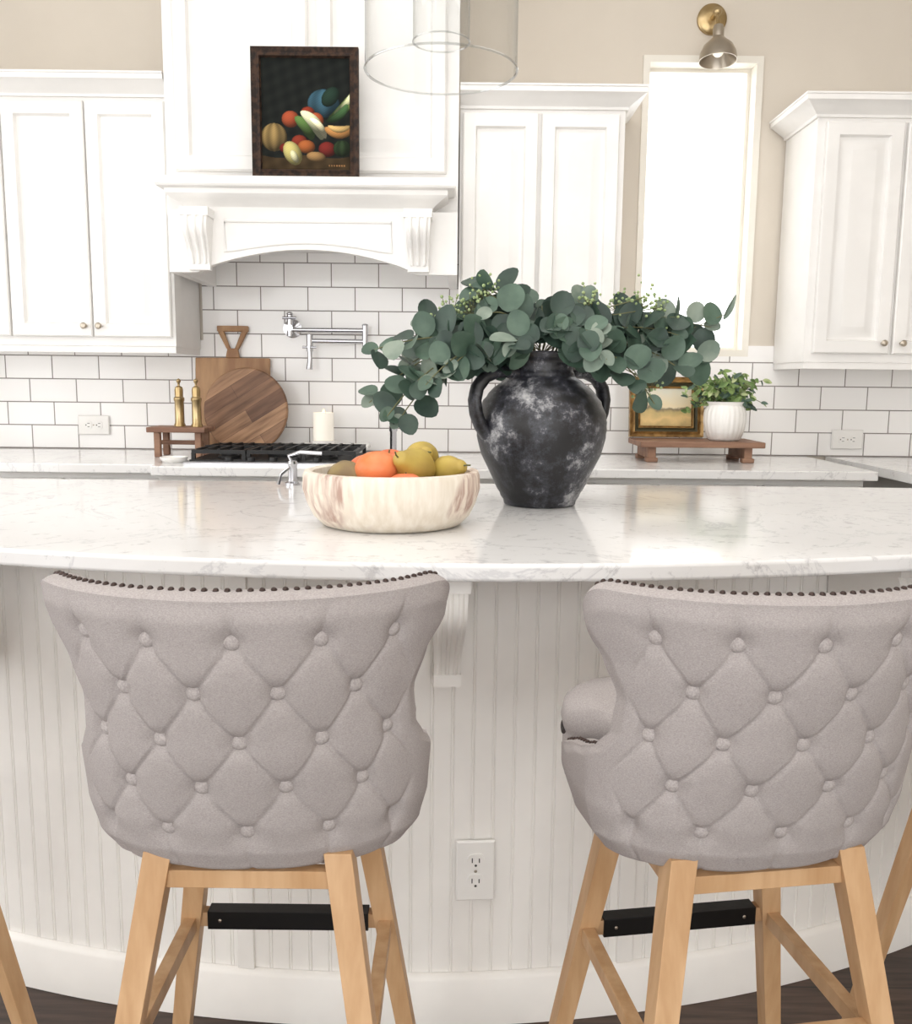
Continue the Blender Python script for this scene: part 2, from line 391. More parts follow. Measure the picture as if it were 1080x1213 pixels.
mold=[(-.745,1.60),(-.745,1.695),(-.215,1.695),(-.215,1.60)]+[(-.215-.53*i/14,1.60+.03*math.sin(math.pi*i/14)) for i in range(1,14)]
b.tube([(x,2.999,z) for x,z in mold],.005,'cab',8,closed=True)
b.obj('arched_apron',H)
def corbel(b,w,d,h,k,T,fl=.005):
    th=h*.14
    b.box(-w/2-.004,w/2+.004,-d,0,-th,0,k,T)
    prof=[(0,-th)]+[(-d*.94+ (d*.62)*(t**1.6) - d*.10*math.sin(t*math.pi*2), -th-(h-th*1.7)*t) for t in [i/18 for i in range(19)]]+[(0,-h+th*.7)]
    n=len(prof)
    def ww(i): return w/2*(1-.22*(max(0,i-1)/(n-2)))
    vs=[(-ww(i),p[0],p[1]) for i,p in enumerate(prof)]+[(ww(i),p[0],p[1]) for i,p in enumerate(prof)]
    b.add(vs,[list(range(n)),list(range(n,2*n))[::-1]]+[(i,(i+1)%n,n+(i+1)%n,n+i) for i in range(n)],k,T)
    for j in (-1,0,1):
        vs=[]
        for i,p in enumerate(prof[1:-1]):
            hw=ww(i+1); c=j*hw*.62; q=hw*.17
            for dx,dy in ((-q,0),(-q*.6,-fl*.8),(0,-fl),(q*.6,-fl*.8),(q,0)): vs.append((c+dx,p[0]+dy,p[1]))
        m=len(prof)-2
        b.add(vs,[(i*5+a,i*5+a+1,i*5+a+6,i*5+a+5) for i in range(m-1) for a in range(4)],k,T)
    b.box(-w*.42,w*.42,-d*.34,0,-h,-h+th*.7,k,T)
for nm,x in (('corbel_left',-.822),('corbel_right',-.128)):
    b=MB(); corbel(b,.080,.080,.185,'cab',Matrix.Translation((x,3.001,1.725)),.008); b.obj(nm,H)

# ---- base cabinets and counters
def basecab(b,x0,x1,yf,k='cab',n=2):
    b.box(x0,x1,yf+.02,YC,.1,CT-.03,k); b.box(x0,x1,yf+.08,YC,0,.1,k)
    w=(x1-x0)/n
    for i in range(n):
        b.rings(x0+i*w+.012,x0+(i+1)*w-.012,.70,CT-.05,yf,[(0,.003),(.003,0),(.02,0),(.026,.005)],k)
        b.rings(x0+i*w+.012,x0+(i+1)*w-.012,.12,.68,yf,DOOR,k)
        knob(b,x0+(i+.5)*w,yf,.785)
b=MB(); basecab(b,-2.18,-.93,2.88,n=4); basecab(b,-.93,.30,2.82,n=3); basecab(b,.30,1.30,2.88,n=3)
b.obj('base_cabinets')
b=MB()
b.prism([(-2.18,2.85),(-.955,2.85),(-.94,2.79),(.31,2.79),(.325,2.85),(1.325,2.85),(1.325,YC),(-2.18,YC)],'z',CT-.03,CT,'quartz'); b.obj('back_countertop',bevel=.004)
b=MB(); M['greycab']=mat('grey_cabinet_paint',(190,187,184),rough=.5)
b.box(1.45,2.2,2.78,YC,.08,CT-.03,'greycab'); b.box(1.47,2.2,2.84,YC,0,.08,'greycab'); b.rings(1.47,1.80,.12,CT-.05,2.76,DOOR,'greycab',back=.022); b.rings(1.81,2.18,.12,CT-.05,2.76,DOOR,'greycab',back=.022)
b.box(1.40,2.22,2.73,YC,CT-.03,CT,'quartz'); b.obj('side_counter')

# ---- ISLAND
def arc(cx,Rr,xa,xb,n):
    a0=math.asin((xa-cx)/Rr); a1=math.asin((xb-cx)/Rr)
    return [(cx+Rr*math.sin(a0+(a1-a0)*i/n), 4.03-Rr*math.cos(a0+(a1-a0)*i/n)) for i in range(n+1)]
FX=-.13
def face(x,off=0):
    a=math.asin((x-FX)/2.46); rr=2.46+off
    return a,(FX+rr*math.sin(a),4.03-rr*math.cos(a))
I=empty('kitchen_island')
b=MB(); b.prism(arc(-.04,2.70,-1.62,1.62,80)+[(1.62,2.415),(-1.62,2.415)],'z',CT-.028,CT,'quartz'); o=b.obj('countertop',I,bevel=.006); o.modifiers['bevel'].segments=4
b=MB(); b.prism(arc(FX,2.450,-1.38,1.38,60)+[(1.38,2.38),(-1.38,2.38)],'z',0,CT-.029,'isl')
b.obj('body',I)
b=MB()
for i in range(5): b.box(-1.34+i*.54,-1.34+(i+1)*.54-.02,2.381,2.398,.12,.86,'isl')
b.obj('rear_doors',I,bevel=.003)
b=MB(); Rb=2.46; per=.0375
prof=[(0,0),(.0006,.0020),(.0012,.0020),(.0020,.0001),(.0036,-.0006),(.0052,.0001),(.0060,.0020),(.0066,.0020),(.0072,0)]
pts=[]; s_=-1.30
while s_<1.55:
    for d,dep in prof:
        a=(s_+d)/Rb; r=Rb-dep; pts.append((FX+r*math.sin(a),4.03-r*math.cos(a)))
    s_+=per
vs=[(x,y,.09) for x,y in pts]+[(x,y,CT-.029) for x,y in pts]; n=len(pts)
b.add(vs,[(i,i+1,n+i+1,n+i) for i in range(n-1)],'isl'); b.obj('beadboard',I,fixn=False,sharp=40)
b=MB(); path=arc(FX,2.461,-1.36,1.36,70)
b.sweep([(0,0.001),(.018,0.001),(.018,.078),(.014,.084),(.014,.090),(.008,.098),(0,.100)],path,'isl')
b.obj('baseboard_island',I,sharp=50)
for i,xa in enumerate((-.385,.33)):
    b=MB(); a,(fx,fy)=face(xa); T=Matrix.Translation((fx,fy,0))@Matrix.Rotation(a,4,'Z')
    b.box(-.016,.016,-.008,.01,.10,CT-.03,'isl',T); b.obj('batten_%d'%(i+1),I,bevel=.0015)
for i,xa in enumerate((-.90,-.015,.74)):
    b=MB(); a,(fx,fy)=face(xa,.003); T=Matrix.Translation((fx,fy,CT-.03))@Matrix.Rotation(a,4,'Z')
    corbel(b,.056,.175,.222,'isl',T,.006); b.obj('corbel_%d'%(i+1),I)
def outlet(name,T,horizontal=False,parent=None):
    b=MB()
    TT=T@(Matrix.Rotation(R(90),4,'Y') if horizontal else Matrix.Identity(4))
    b.rings(-.036,.036,-.0585,.0585,-.006,[(0,.003),(.003,0),(.006,0)],'plate',back=.006,T=TT)
    for zc in (-.02,.02):
        pol=[(.0165*math.cos(t)*1.0,zc+max(-.0135,min(.0135,.0165*math.sin(t)))) for t in [2*math.pi*i/28 for i in range(28)]]
        b.prism(pol,'y',-.0085,-.005,'plate',TT)
        b.box(-.0075,-.0055,-.0088,-.008,zc-.002,zc+.007,'slot',TT); b.box(.0055,.0075,-.0088,-.008,zc-.002,zc+.006,'slot',TT)
        b.ell((0,0,0),(.0024,.0008,.0024),'slot',TT@Matrix.Translation((0,-.0086,zc-.0075)),10,6)
    b.ell((0,0,0),(.003,.001,.003),'nickel',TT@Matrix.Translation((0,-.0064,0)),10,6)
    return b.obj(name,parent)
a,(fx,fy)=face(.042,.006)
outlet('wall_outlet',Matrix.Translation((fx,fy,.308))@Matrix.Rotation(a,4,'Z'))
outlet('wall_outlet.001',Matrix.Translation((-1.37,YW-.016,1.02)),True)
outlet('wall_outlet.002',Matrix.Translation((1.475,YW-.016,.995)),True)

# ---- STOOLS
ZB=.626; ZT=.974
def shell_pos(th,z,off=0):
    Rx=interp([(.626,.158),(.637,.178),(.66,.195),(.70,.205),(.76,.209),(.84,.210),(.89,.219),(.935,.236),(.975,.252)],z)-off
    Ry=interp([(.626,.080),(.637,.096),(.66,.108),(.70,.121),(.80,.150),(.90,.176),(.975,.190)],z)-off
    s=1 if th>=0 else -1; a=abs(th); A=R(80)
    if a<=A:
        return Vector((s*Rx*math.sin(a),-Ry*math.cos(a)**.92,z))
    return Vector((s*(Rx*math.sin(A)+(a-A)*.006),-Ry*math.cos(A)**.92+.18*(a-A),z))
def Theta(z): return R(interp([(.626,98),(.65,110),(.69,117),(.725,116),(.742,104),(.757,88),(.775,75),(.80,67),(.85,64.5),(.89,70),(.92,76),(.945,79),(.974,80)],z))
DZ=.0605; Z1=.927
def DT(z): return interp([(.63,.50),(.70,.475),(.80,.44),(.93,.405)],z)
def tuft(th,z):
    p=th/DT(z); q=(z-Z1)/DZ
    qc=max(-4,min(0,q)); over=max(0,q)+max(0,-4-q)
    a=p+qc/2; bq=p-qc/2
    sa=abs(math.sin(math.pi*a)); sb=abs(math.sin(math.pi*bq))
    da=abs(a-round(a)); db=abs(bq-round(bq)); dl=min(da,db)*.065
    fade=1-smooth(2.05,2.5,abs(p))
    k=math.exp(-over*1.2)
    h=.0030*(math.sqrt(sa*sb)-1)*(.2+.8*k)
    h-=.0021*math.exp(-(dl/.0024)**2)*(.7+.3*k)
    row=round(qc); best=9
    for rr in (row-1,row,row+1):
        if rr>0 or rr<-4: continue
        base=0 if rr%2==0 else .5
        pc=round(p-base)+base
        if abs(pc)>2.1: continue
        d=math.hypot((p-pc)*.088,(q-rr)*DZ); best=min(best,d)
    h-=.0080*math.exp(-(best/.0135)**2)
    return h*fade
def build_stool_meshes():
    NU,NV=240,165
    b=MB(); vs=[];fs=[]
    def bound(u,v):
        zt=ZT-.072*(max(0,(abs(u)-.72))/.28)**2.5+.004*min(abs(u),.8)
        z=ZB+(zt-ZB)*v
        return z,u*Theta(z)
    def outer(u,v):
        z,th=bound(u,v)
        P=shell_pos(th,z); n=(shell_pos(th+.01,z)-shell_pos(th-.01,z)).cross(shell_pos(th,min(z+.004,.99))-shell_pos(th,z-.004)).normalized()
        edge=min(1,min((1-abs(u))*9,(1-v)*14))
        edge=smooth(0,1,edge)
        return P+n*(tuft(th,z)*edge+ .006*edge)
    def inner(u,v):
        z,th=bound(u,v); return shell_pos(th*.995,z,.040-.014*(1-v))
    for j in range(NV+1):
        for i in range(NU+1): vs.append(outer(-1+2*i/NU,j/NV))
    W=NU+1
    for j in range(NV):
        for i in range(NU): fs.append((j*W+i,j*W+i+1,(j+1)*W+i+1,(j+1)*W+i))
    b.add(vs,fs,'fabric')
    IU,IV=60,40; vs=[];fs=[]; W=IU+1
    for j in range(IV+1):
        for i in range(IU+1): vs.append(inner(-1+2*i/IU,j/IV))
    for j in range(IV):
        for i in range(IU): fs.append((j*W+i,(j+1)*W+i,(j+1)*W+i+1,j*W+i+1))
    b.add(vs,fs,'fabric')
    loop=[(-1,j/110) for j in range(111)]+[(-1+2*i/170,1) for i in range(1,171)]+[(1,1-j/110) for j in range(1,111)]
    vs=[];fs=[];rimc=[]
    for u,v in loop:
        o_=outer(u,v); n_=inner(u,v)
        o2=outer(u*.985,max(0,v-.012 if v>.99 else v))
        d=(o_-o2); d=d.normalized() if d.length>1e-7 else Vector((0,0,1))
        for w in range(7):
            t=w/6; p=o_.lerp(n_,t)+d*.008*math.sin(math.pi*t)**.8
            vs.append(p)
        rimc.append((o_.lerp(n_,.45)+d*.008,d))
    n=len(loop)
    for i in range(n-1):
        for w in range(6): fs.append((i*7+w,(i+1)*7+w,(i+1)*7+w+1,i*7+w+1))
    b.add(vs,fs,'fabric')
    ring=[outer(-1+2*i/60,0) for i in range(61)]; c=Vector((0,.0,ZB+.002))
    b.add([c]+ring,[(0,i+2,i+1) for i in range(60)],'fabric')
    shell=b
    nb=MB(); acc=0; last=rimc[0][0]
    for p,d in rimc:
        acc+=(p-last).length; last=p
        if acc>=.0092 and p.z>.67:
            acc=0; nb.ell(p,(.0036,.0036,.0030),'bronze',d.to_track_quat('Z','Y').to_matrix().to_4x4(),8,6)
    bb=MB()
    for r_ in range(5):
        rr=-r_; base=0 if r_%2==0 else .5
        cols=[-2,-1,0,1,2] if r_ in(0,2) else ([-1,0,1] if r_==4 else [-1.5,-.5,.5,1.5])
        for c in cols:
            z=Z1+rr*DZ; th=c*DT(z)
            P=shell_pos(th,z); nn=(shell_pos(th+.01,z)-shell_pos(th-.01,z)).cross(shell_pos(th,z+.004)-shell_pos(th,z-.004)).normalized()
            bb.ell(P+nn*(-.0048),(.0094,.0094,.0053),'fabric2',nn.to_track_quat('Z','Y').to_matrix().to_4x4(),20,12)
    sb=MB()
    def sup(a,e=.5):
        c,s=math.cos(a),math.sin(a)
        y=math.copysign(abs(s)**e,s); y=y*(.235 if y>0 else .06)
        rx=.150+.050*smooth(.05,.13,y)
        return rx*math.copysign(abs(c)**e,c),y
    prof=[(.0,.640,),(.80,.640),(.90,.644),(.97,.660),(.985,.68),(.985,.715),(.97,.721),(.985,.728),(1.0,.740),(.985,.757),(.93,.768),(.75,.775),(.4,.778),(0,.779)]
    SEG=96; vs=[];fs=[]
    for a in range(SEG):
        for s_,z in prof:
            x,y=sup(2*math.pi*a/SEG); vs.append((x*s_,.05+(y-.05)*s_ ,z))
    n=len(prof)
    for a in range(SEG):
        q=(a+1)%SEG
        for i in range(n-1): fs.append((a*n+i,q*n+i,q*n+i+1,a*n+i+1))
    sb.add(vs,fs,'fabric')
    pip=[]
    for a in range(SEG+1):
        x,y=sup(2*math.pi*a/SEG-math.pi/2)
        if y>.12: pip.append((x*.985,.05+(y-.05)*.985,.721))
    sb.tube(pip,.0032,'piping',8)
    fb=MB()
    ZL=.648; tx,nx=.106,.205; ty0,by0=-.076,-.205; ty1,by1=.125,.215
    def leg(x,y,xb,yb):
        t=.0165; u=.0115; vs=[]
        for (cx,cy,z,h) in ((xb,yb,0,u),(x,y,ZL,t)):
            vs+=[(cx-h,cy-h,z),(cx+h,cy-h,z),(cx+h,cy+h,z),(cx-h,cy+h,z)]
        fb.add(vs,[(0,3,2,1),(4,5,6,7),(0,1,5,4),(1,2,6,5),(2,3,7,6),(3,0,4,7)],'oak')
    for s in (-1,1): leg(s*tx,ty0,s*nx,by0); leg(s*tx,ty1,s*nx,by1)
    def at(z,s,f):
        t=1-z/ZL
        return Vector((s*(tx+(nx-tx)*t),(ty1+(by1-ty1)*t) if f else (ty0+(by0-ty0)*t),z))
    def bar(p,q,hw,hh,k,ext=0):
        d=(q-p).normalized(); p=p-d*ext;q=q+d*ext
        up=Vector((0,0,1)); sd=d.cross(up).normalized(); up=sd.cross(d)
        vs=[c+sd*a*hw+up*e*hh for c in(p,q) for a,e in((-1,-1),(1,-1),(1,1),(-1,1))]
        fb.add(vs,[(0,3,2,1),(4,5,6,7),(0,1,5,4),(1,2,6,5),(2,3,7,6),(3,0,4,7)],k)
    for f in(0,1): bar(at(.614,-1,f),at(.614,1,f),.009,.011,'oak')
    for s in(-1,1):
        bar(at(.614,s,0),at(.614,s,1),.009,.011,'oak'); bar(at(.405,s,0),at(.405,s,1),.009,.011,'oak')
    bar(at(.41,-1,1),at(.41,1,1),.009,.011,'oak')
    p,q=at(.41,-1,1),at(.41,1,1); d=(q-p)
    bar(p+d*.085,q-d*.085,.0120,.0138,'blackmetal')
    bar(at(.425,-1,0),at(.425,1,0),.009,.012,'oak')
    fb.lathe([(0,.626),(.060,.626),(.060,.642),(0,.642)],(0,.06,0),'blackmetal',32)
    for t in (.15,.85):
        c=p+d*t; fb.ell((c.x,c.y-.0120,c.z),(.003,.0015,.003),'nickel',None,8,6)
    return shell,nb,bb,sb,fb
parts=build_stool_meshes()
names=('tufted_back','nailhead_trim','buttons','seat_cushion','leg_frame')
base_objs=None
# (location, frame heading, seat swivel relative to the frame)
for i,(loc,rz,sw) in enumerate([((-.241,1.095,0),0,3),((.362,1.105,0),9,0),((-.93,1.23,0),-20,0),((.985,1.38,0),14,0)]):
    e=empty('bar_stool' if i==0 else 'bar_stool.%03d'%i,loc,(0,0,R(rz)))
    if base_objs is None:
        base_objs=[]
        for nm,pb in zip(names,parts):
            o=pb.obj(nm,e,bevel=.0025 if nm=='leg_frame' else 0,sharp=80 if nm=='tufted_back' else 40,fixn=(nm!='tufted_back'))
            base_objs.append(o)
            if nm!='leg_frame': o.rotation_euler=(0,0,R(sw))
    else:
        for o in base_objs:
            c=o.copy(); sc.collection.objects.link(c); c.parent=e; c.rotation_euler=(0,0,R(sw) if not o.name.startswith('leg_frame') else 0)

# ---- VASE
VX,VY=.185,2.01
b=MB()
prof=[(0,0),(.070,0),(.078,.003),(.082,.012),(.094,.035),(.112,.07),(.130,.11),(.141,.15),(.143,.175),(.140,.2),(.128,.228),(.110,.252),(.090,.268),(.074,.279),(.070,.284),(.067,.292),(.066,.304),(.069,.316),(.076,.324),(.077,.331),(.070,.334),(.062,.328),(.058,.31),(.060,.28),(.10,.25),(.125,.18),(.11,.09),(.06,.02),(0,.012)]
pr=[]
for (r0,z0),(r1,z1) in zip(prof,prof[1:]):
    for t in (0,.34,.67):
        r=r0+(r1-r0)*t; z=z0+(z1-z0)*t
        pr.append((max(0,r+(.0009*math.sin(z*420) if r>.06 else 0)),z))
pr.append(prof[-1])
b.lathe(pr,(0,0,0),'vase',72)
for s in (-1,1):
    pts=[(.060,.282),(.085,.290),(.115,.290),(.144,.278),(.162,.256),(.168,.230),(.164,.202),(.153,.176),(.136,.154)]
    fine=[]
    for i in range(len(pts)-1):
        for t in (0,.5): fine.append((pts[i][0]*(1-t)+pts[i+1][0]*t,pts[i][1]*(1-t)+pts[i+1][1]*t))
    fine.append(pts[-1])
    b.tube([(s*x,0,z) for x,z in fine],[.0135]*len(fine),'vase',14,flat=1.4)
vase=b.obj('clay_vase',loc=(VX,VY,CT),rot=(0,0,R(28)),sharp=60)

# ---- leaves
def leaf(b,c,nrm,up,r,k,ov=1.0,pt=.12):
    nrm=nrm.normalized(); up=(up-nrm*up.dot(nrm)); 
    up=up.normalized() if up.length>1e-4 else nrm.orthogonal().normalized()
    sd=up.cross(nrm); N=16; vs=[c-nrm*r*.12]
    for i in range(N):
        a=2*math.pi*i/N
        x=math.sin(a); y=math.cos(a)
        ex=pt*max(0,math.cos(a))**6
        cup=.16*r*abs(x)
        vs.append(c+sd*x*r*ov+up*(y+ex)*r+nrm*(cup-.09*r*y*y))
    b.add(vs,[(0,1+i,1+(i+1)%N) for i in range(N)],k)
def bez(p0,p1,p2,p3,t):
    s=1-t; return p0*s**3+p1*3*s*s*t+p2*3*s*t*t+p3*t**3
b=MB()
tips=[(-.37,-.05,.00),(-.375,-.03,-.11),(-.31,-.10,-.150),(-.27,.03,.06),(-.14,.02,.135),(-.13,-.06,.075),(0,.05,.10),(.03,-.08,.06),(.12,.0,.09),(.21,.05,.08),(.29,-.02,.04),(.37,.02,.06),(.35,.0,-.01),(.23,-.08,-.105),(.30,-.05,-.04),(-.20,-.10,-.035),(-.08,-.13,.0),(.12,-.12,-.015),(-.30,.06,-.03),(-.33,-.11,-.135),(-.25,-.12,-.07),(.10,-.10,.03)]
for ti,tp in enumerate(tips):
    tp=Vector(tp); hor=Vector((tp.x,tp.y,0))
    p0=Vector((random.uniform(-.02,.02),random.uniform(-.02,.02),-.10)); p1=Vector((hor.x*.12,hor.y*.12,.05)); p2=Vector((hor.x*.6,hor.y*.6,max(tp.z,0)*.7+.055)); 
    n=18; P=[bez(p0,p1,p2,tp,i/n) for i in range(n+1)]
    b.tube(P,[.0028-.0015*i/n for i in range(n+1)],'stem',6)
    Ln=sum((P[i+1]-P[i]).length for i in range(n)); cnt=max(4,int(Ln/.048))
    for j in range(cnt):
        t=.38+.62*(j+.5)/cnt; c=bez(p0,p1,p2,tp,t); tg=(bez(p0,p1,p2,tp,min(1,t+.02))-bez(p0,p1,p2,tp,t-.02)).normalized()
        for s in (-1,1):
            if random.random()<.08: continue
            r=random.uniform(.026,.037)*(1.05-.25*(t-.34)/.66)
            nr=Vector((random.gauss(0,.6),-1+random.gauss(0,.5),.45+random.gauss(0,.6)))
            side=tg.cross(nr).normalized()*s
            dr=(side+tg*.35+Vector((random.gauss(0,.3),random.gauss(0,.3),random.gauss(0,.3)))).normalized()
            k=random.choices(['leafA','leafB','leafC'],[5,4,1])[0]
            leaf(b,c+dr*(r*1.1),nr,dr,r,k,.92)
    leaf(b,tp+Vector((0,0,.005)),Vector((0,-1,.4)),(tp-P[-3]),.018,random.choice(['leafB','leafC']),.8)
for tp in [(-.13,-.02,.13),(-.16,0,.10),(.10,-.02,.115),(.21,.0,.12),(.25,0,.10),(-.2,0,.09),(.17,.03,.11),(.23,-.03,-.06)]:
    tp=Vector(tp)
    b.tube([Vector((0,0,0)),tp*.5+Vector((0,0,.03)),tp],.0012,'stem',5)
    for j in range(34):
        p=tp+Vector((random.gauss(0,.018),random.gauss(0,.015),random.gauss(0,.016)))
        b.ell(p,random.uniform(.0025,.0042),'berry',None,7,5)
        if j%3==0: b.tube([tp-Vector((0,0,.02)),p],.0006,'stem',4)
leaf(b,Vector((.405,.02,.10)),Vector((.3,-1,.1)),Vector((.6,0,1)),.026,'leafC',.28,.5)
b.tube([Vector((.33,.02,.06)),Vector((.40,.02,.09))],.001,'stem',5)
b.obj('eucalyptus_stems',loc=(VX,VY,CT+.330),fixn=False,sharp=60)

# ---- BOWL + fruit
BX,BY=-.122,1.715
b=MB()
b.lathe([(0,0),(.120,0),(.132,.004),(.148,.020),(.160,.045),(.167,.07),(.166,.094),(.163,.102),(.155,.104),(.148,.100),(.146,.077),(.13,.045),(.10,.026),(0,.022)],(0,0,0),'bowl',72)
b.obj('wooden_bowl',loc=(BX,BY,CT),rot=(0,0,R(-95)),sharp=50)
F=empty('fruit_pile',(BX,BY,CT))
def apple(nm,c,r,k,sq=.9):
    b=MB(); pr=[(0,-r*sq*.82)]+[(r*math.sin(t)*(1+.05*math.sin(t)),-r*sq*math.cos(t)*(1-.22*math.exp(-(math.sin(t)/.3)**2))) for t in [math.pi*i/20 for i in range(1,20)]]+[(0,r*sq*.74)]
    b.lathe(pr,(0,0,0),k,32); b.tube([(0,0,r*sq*.72),(.002,0,r*sq*.98)],.0015,'stem',6)
    b.obj(nm,F,loc=c,rot=(random.uniform(-.4,.4),random.uniform(-.4,.4),random.random()))
def pear(nm,c,r,k,rot):
    b=MB(); pr=[(0,-r),(r*.45,-r*.93),(r*.85,-r*.55),(r,-r*.05),(r*.9,r*.42),(r*.66,r*.85),(r*.48,r*1.15),(r*.40,r*1.4),(r*.26,r*1.58),(0,r*1.6)]
    b.lathe(pr,(0,0,0),k,32); b.tube([(0,0,r*1.55),(.002,0,r*1.8),(.006,0,r*2.0)],.0016,'stem',6)
    b.obj(nm,F,loc=c,rot=rot,sharp=80)
apple('orange_1',(-.025,-.03,.105),.040,'orange'); apple('orange_2',(-.05,.03,.098),.036,'peach'); apple('orange_3',(-.008,.055,.105),.036,'peach')
pear('pear_1',(.045,-.02,.108),.038,'pearG',(.9,-.9,0)); pear('pear_2',(.105,.01,.098),.032,'pearG',(1.2,.5,.5)); pear('pear_3',(.055,.05,.120),.034,'pearG',(1.2,.6,0))
pear('pear_4',(-.085,-.015,.088),.033,'pearB',(1.45,.2,1.0)); apple('orange_4',(.03,-.075,.075),.034,'peach'); apple('orange_5',(-.03,-.085,.065),.032,'orange'); pear('pear_5',(.02,.0,.06),.034,'pearB',(1.5,0,.3))
apple('apple_1',(-.095,.05,.08),.034,'pearB'); apple('apple_2',(.085,.07,.075),.034,'pearG'); apple('apple_3',(.08,-.06,.066),.033,'pearB')

# ---- COOKTOP
b=MB(); cx0,cx1,cy0,cy1=-.86,-.30,2.86,3.24
b.box(cx0,cx1,cy0,cy1,CT,CT+.010,'chrome'); b.box(cx0+.015,cx1-.015,cy0+.015,cy1-.015,CT+.010,CT+.014,'iron')
for x,y,r in ((-.74,2.96,.035),(-.74,3.14,.04),(-.58,3.05,.05),(-.42,2.96,.035),(-.42,3.14,.04)):
    b.lathe([(0,0),(r,0),(r,.008),(r*.8,.012),(r*.75,.018),(0,.02)],(x,y,CT+.014),'iron',24)
for gx0,gx1 in ((-.84,-.67),(-.665,-.495),(-.49,-.32)):
    z=CT+.045
    for y in (cy0+.03,cy1-.03): b.box(gx0,gx1,y-.005,y+.005,z-.012,z,'iron')
    for x in (gx0+.005,gx1-.005): b.box(x-.005,x+.005,cy0+.03,cy1-.03,z-.012,z,'iron')
    for x in (gx0+.045,(gx0+gx1)/2,gx1-.045): b.box(x-.004,x+.004,cy0+.03,cy1-.03,z-.012,z+.003,'iron')
    b.box(gx0,gx1,3.046,3.056,z-.012,z+.003,'iron')
    for x in (gx0+.005,gx1-.005):
        for y in (cy0+.03,cy1-.03): b.box(x-.006,x+.006,y-.006,y+.006,CT+.014,z-.01,'iron')
for x in (-.72,-.65,-.58,-.51,-.44): b.lathe([(.014,0),(.013,.012),(0,.013)],(x,cy0+.018,CT+.012),'iron',20)
b.obj('gas_cooktop')
b=MB(); b.box(-.65,-.32,3.28,3.40,CT+.022,CT+.036,'white')
for x in(-.63,-.36): b.box(x,x+.015,3.29,3.39,CT,CT+.022,'white')
b.obj('marble_riser',bevel=.002)
b=MB(); b.lathe([(0,0),(.034,0),(.037,.003),(.037,.112),(.035,.114),(.034,.10),(0,.095)],(0,0,0),'wax',40)
b.lathe([(0,.0),(.041,.0),(.0415,.002),(.0415,.014),(.038,.014)],(0,0,0),'white',40)
b.tube([(0,0,.095),(.001,0,.108)],.001,'slot',6); b.ell((0.001,0,.116),(.004,.004,.010),'flame',None,12,8)
b.obj('pillar_candle',loc=(-.487,3.34,CT+.036))

# ---- cutting boards
tilt=R(-7)
b=MB(); 
b.lathe([(0,0),(.150,0),(.154,.003),(.154,.017),(.150,.020),(0,.020)],(0,0,0),'walnut',72,Matrix.Rotation(R(90),4,'X'))
b.obj('round_cutting_board',loc=(-.765,3.338,CT+.154),rot=(tilt,R(-32),0))
b=MB(); w=.138; hh=.345
b.box(-w,w,-.018,0,0,hh,'acacia')
b.prism([(-.026,hh),(.026,hh),(.020,hh+.03),(.022,hh+.035),(-.022,hh+.035),(-.020,hh+.03)],'y',-.018,0,'acacia')
b.prism([(-.022,hh+.033),(-.008,hh+.033),(-.034,hh+.10),(-.056,hh+.10)],'y',-.018,0,'acacia')
b.prism([(.008,hh+.033),(.022,hh+.033),(.056,hh+.10),(.034,hh+.10)],'y',-.018,0,'acacia')
b.box(-.058,.058,-.018,0,hh+.097,hh+.118,'acacia')
b.obj('paddle_cutting_board',loc=(-.835,3.415,CT),rot=(R(-5),0,0),bevel=.003)
b=MB(); b.box(-1.055,-.855,3.10,3.24,CT+.085,CT+.103,'riser')
for x in(-1.035,-.895):
    for y in(3.115,3.21): b.box(x,x+.022,y,y+.02,CT,CT+.087,'riser')
b.box(-1.03,-.88,3.165,3.178,CT+.04,CT+.055,'riser')
b.obj('wooden_riser',bevel=.003)
for i,x in enumerate((-.960,-.895)):
    b=MB(); b.lathe([(0,0),(.019,0),(.0195,.006),(.016,.012),(.0155,.085),(.018,.09),(.018,.098),(.014,.102),(.0145,.125),(.012,.135),(.004,.14),(.004,.148),(.0075,.153),(.0075,.160),(0,.165)],(0,0,0),'brass',32)
    b.obj('brass_pepper_mill' if i==0 else 'brass_pepper_mill.001',loc=(x,3.17-.02*i,CT+.103),sharp=40)
b=MB(); b.lathe([(0,0),(.03,0),(.042,.010),(.044,.018),(.041,.018),(.03,.008),(0,.006)],(0,0,0),'white',36); b.obj('white_dish',loc=(-.91,2.93,CT))

# ---- pot filler
b=MB(); y=3.40
TY=Matrix.Translation((-.615,YW-.011,1.385))@Matrix.Rotation(R(90),4,'X')
b.lathe([(0,0),(.034,0),(.034,.006),(.012,.012),(.012,.07),(0,.07)],(0,0,0),'chrome',32,TY)
b.tube([(-.615,y,1.355),(-.615,y,1.43)],.011,'chrome',16); b.ell((-.615,y,1.435),(.012,.012,.008),'chrome')
b.tube([(-.64,y-.01,1.42),(-.59,y-.01,1.42)],.005,'chrome',10)
b.tube([(-.615,y,1.378),(-.335,y,1.378)],.0085,'chrome',14)
b.tube([(-.34,y,1.32),(-.34,y,1.395)],.011,'chrome',16); b.ell((-.34,y,1.397),(.012,.012,.006),'chrome'); 
b.tube([(-.34,y,1.338),(-.54,y-.02,1.338)],.0085,'chrome',14)
b.tube([(-.54,y-.02,1.36),(-.54,y-.02,1.30)],.012,'chrome',16)
b.tube([(-.54,y-.02,1.31),(-.54,y-.02,1.27),(-.542,y-.022,1.235)],[.009,.009,.012],'chrome',14)
b.tube([(-.565,y-.03,1.315),(-.515,y-.03,1.315)],.0045,'chrome',10); b.tube([(-.54,y-.045,1.315),(-.54,y-.02,1.315)],.005,'chrome',10)
b.obj('pot_filler_faucet',sharp=50)
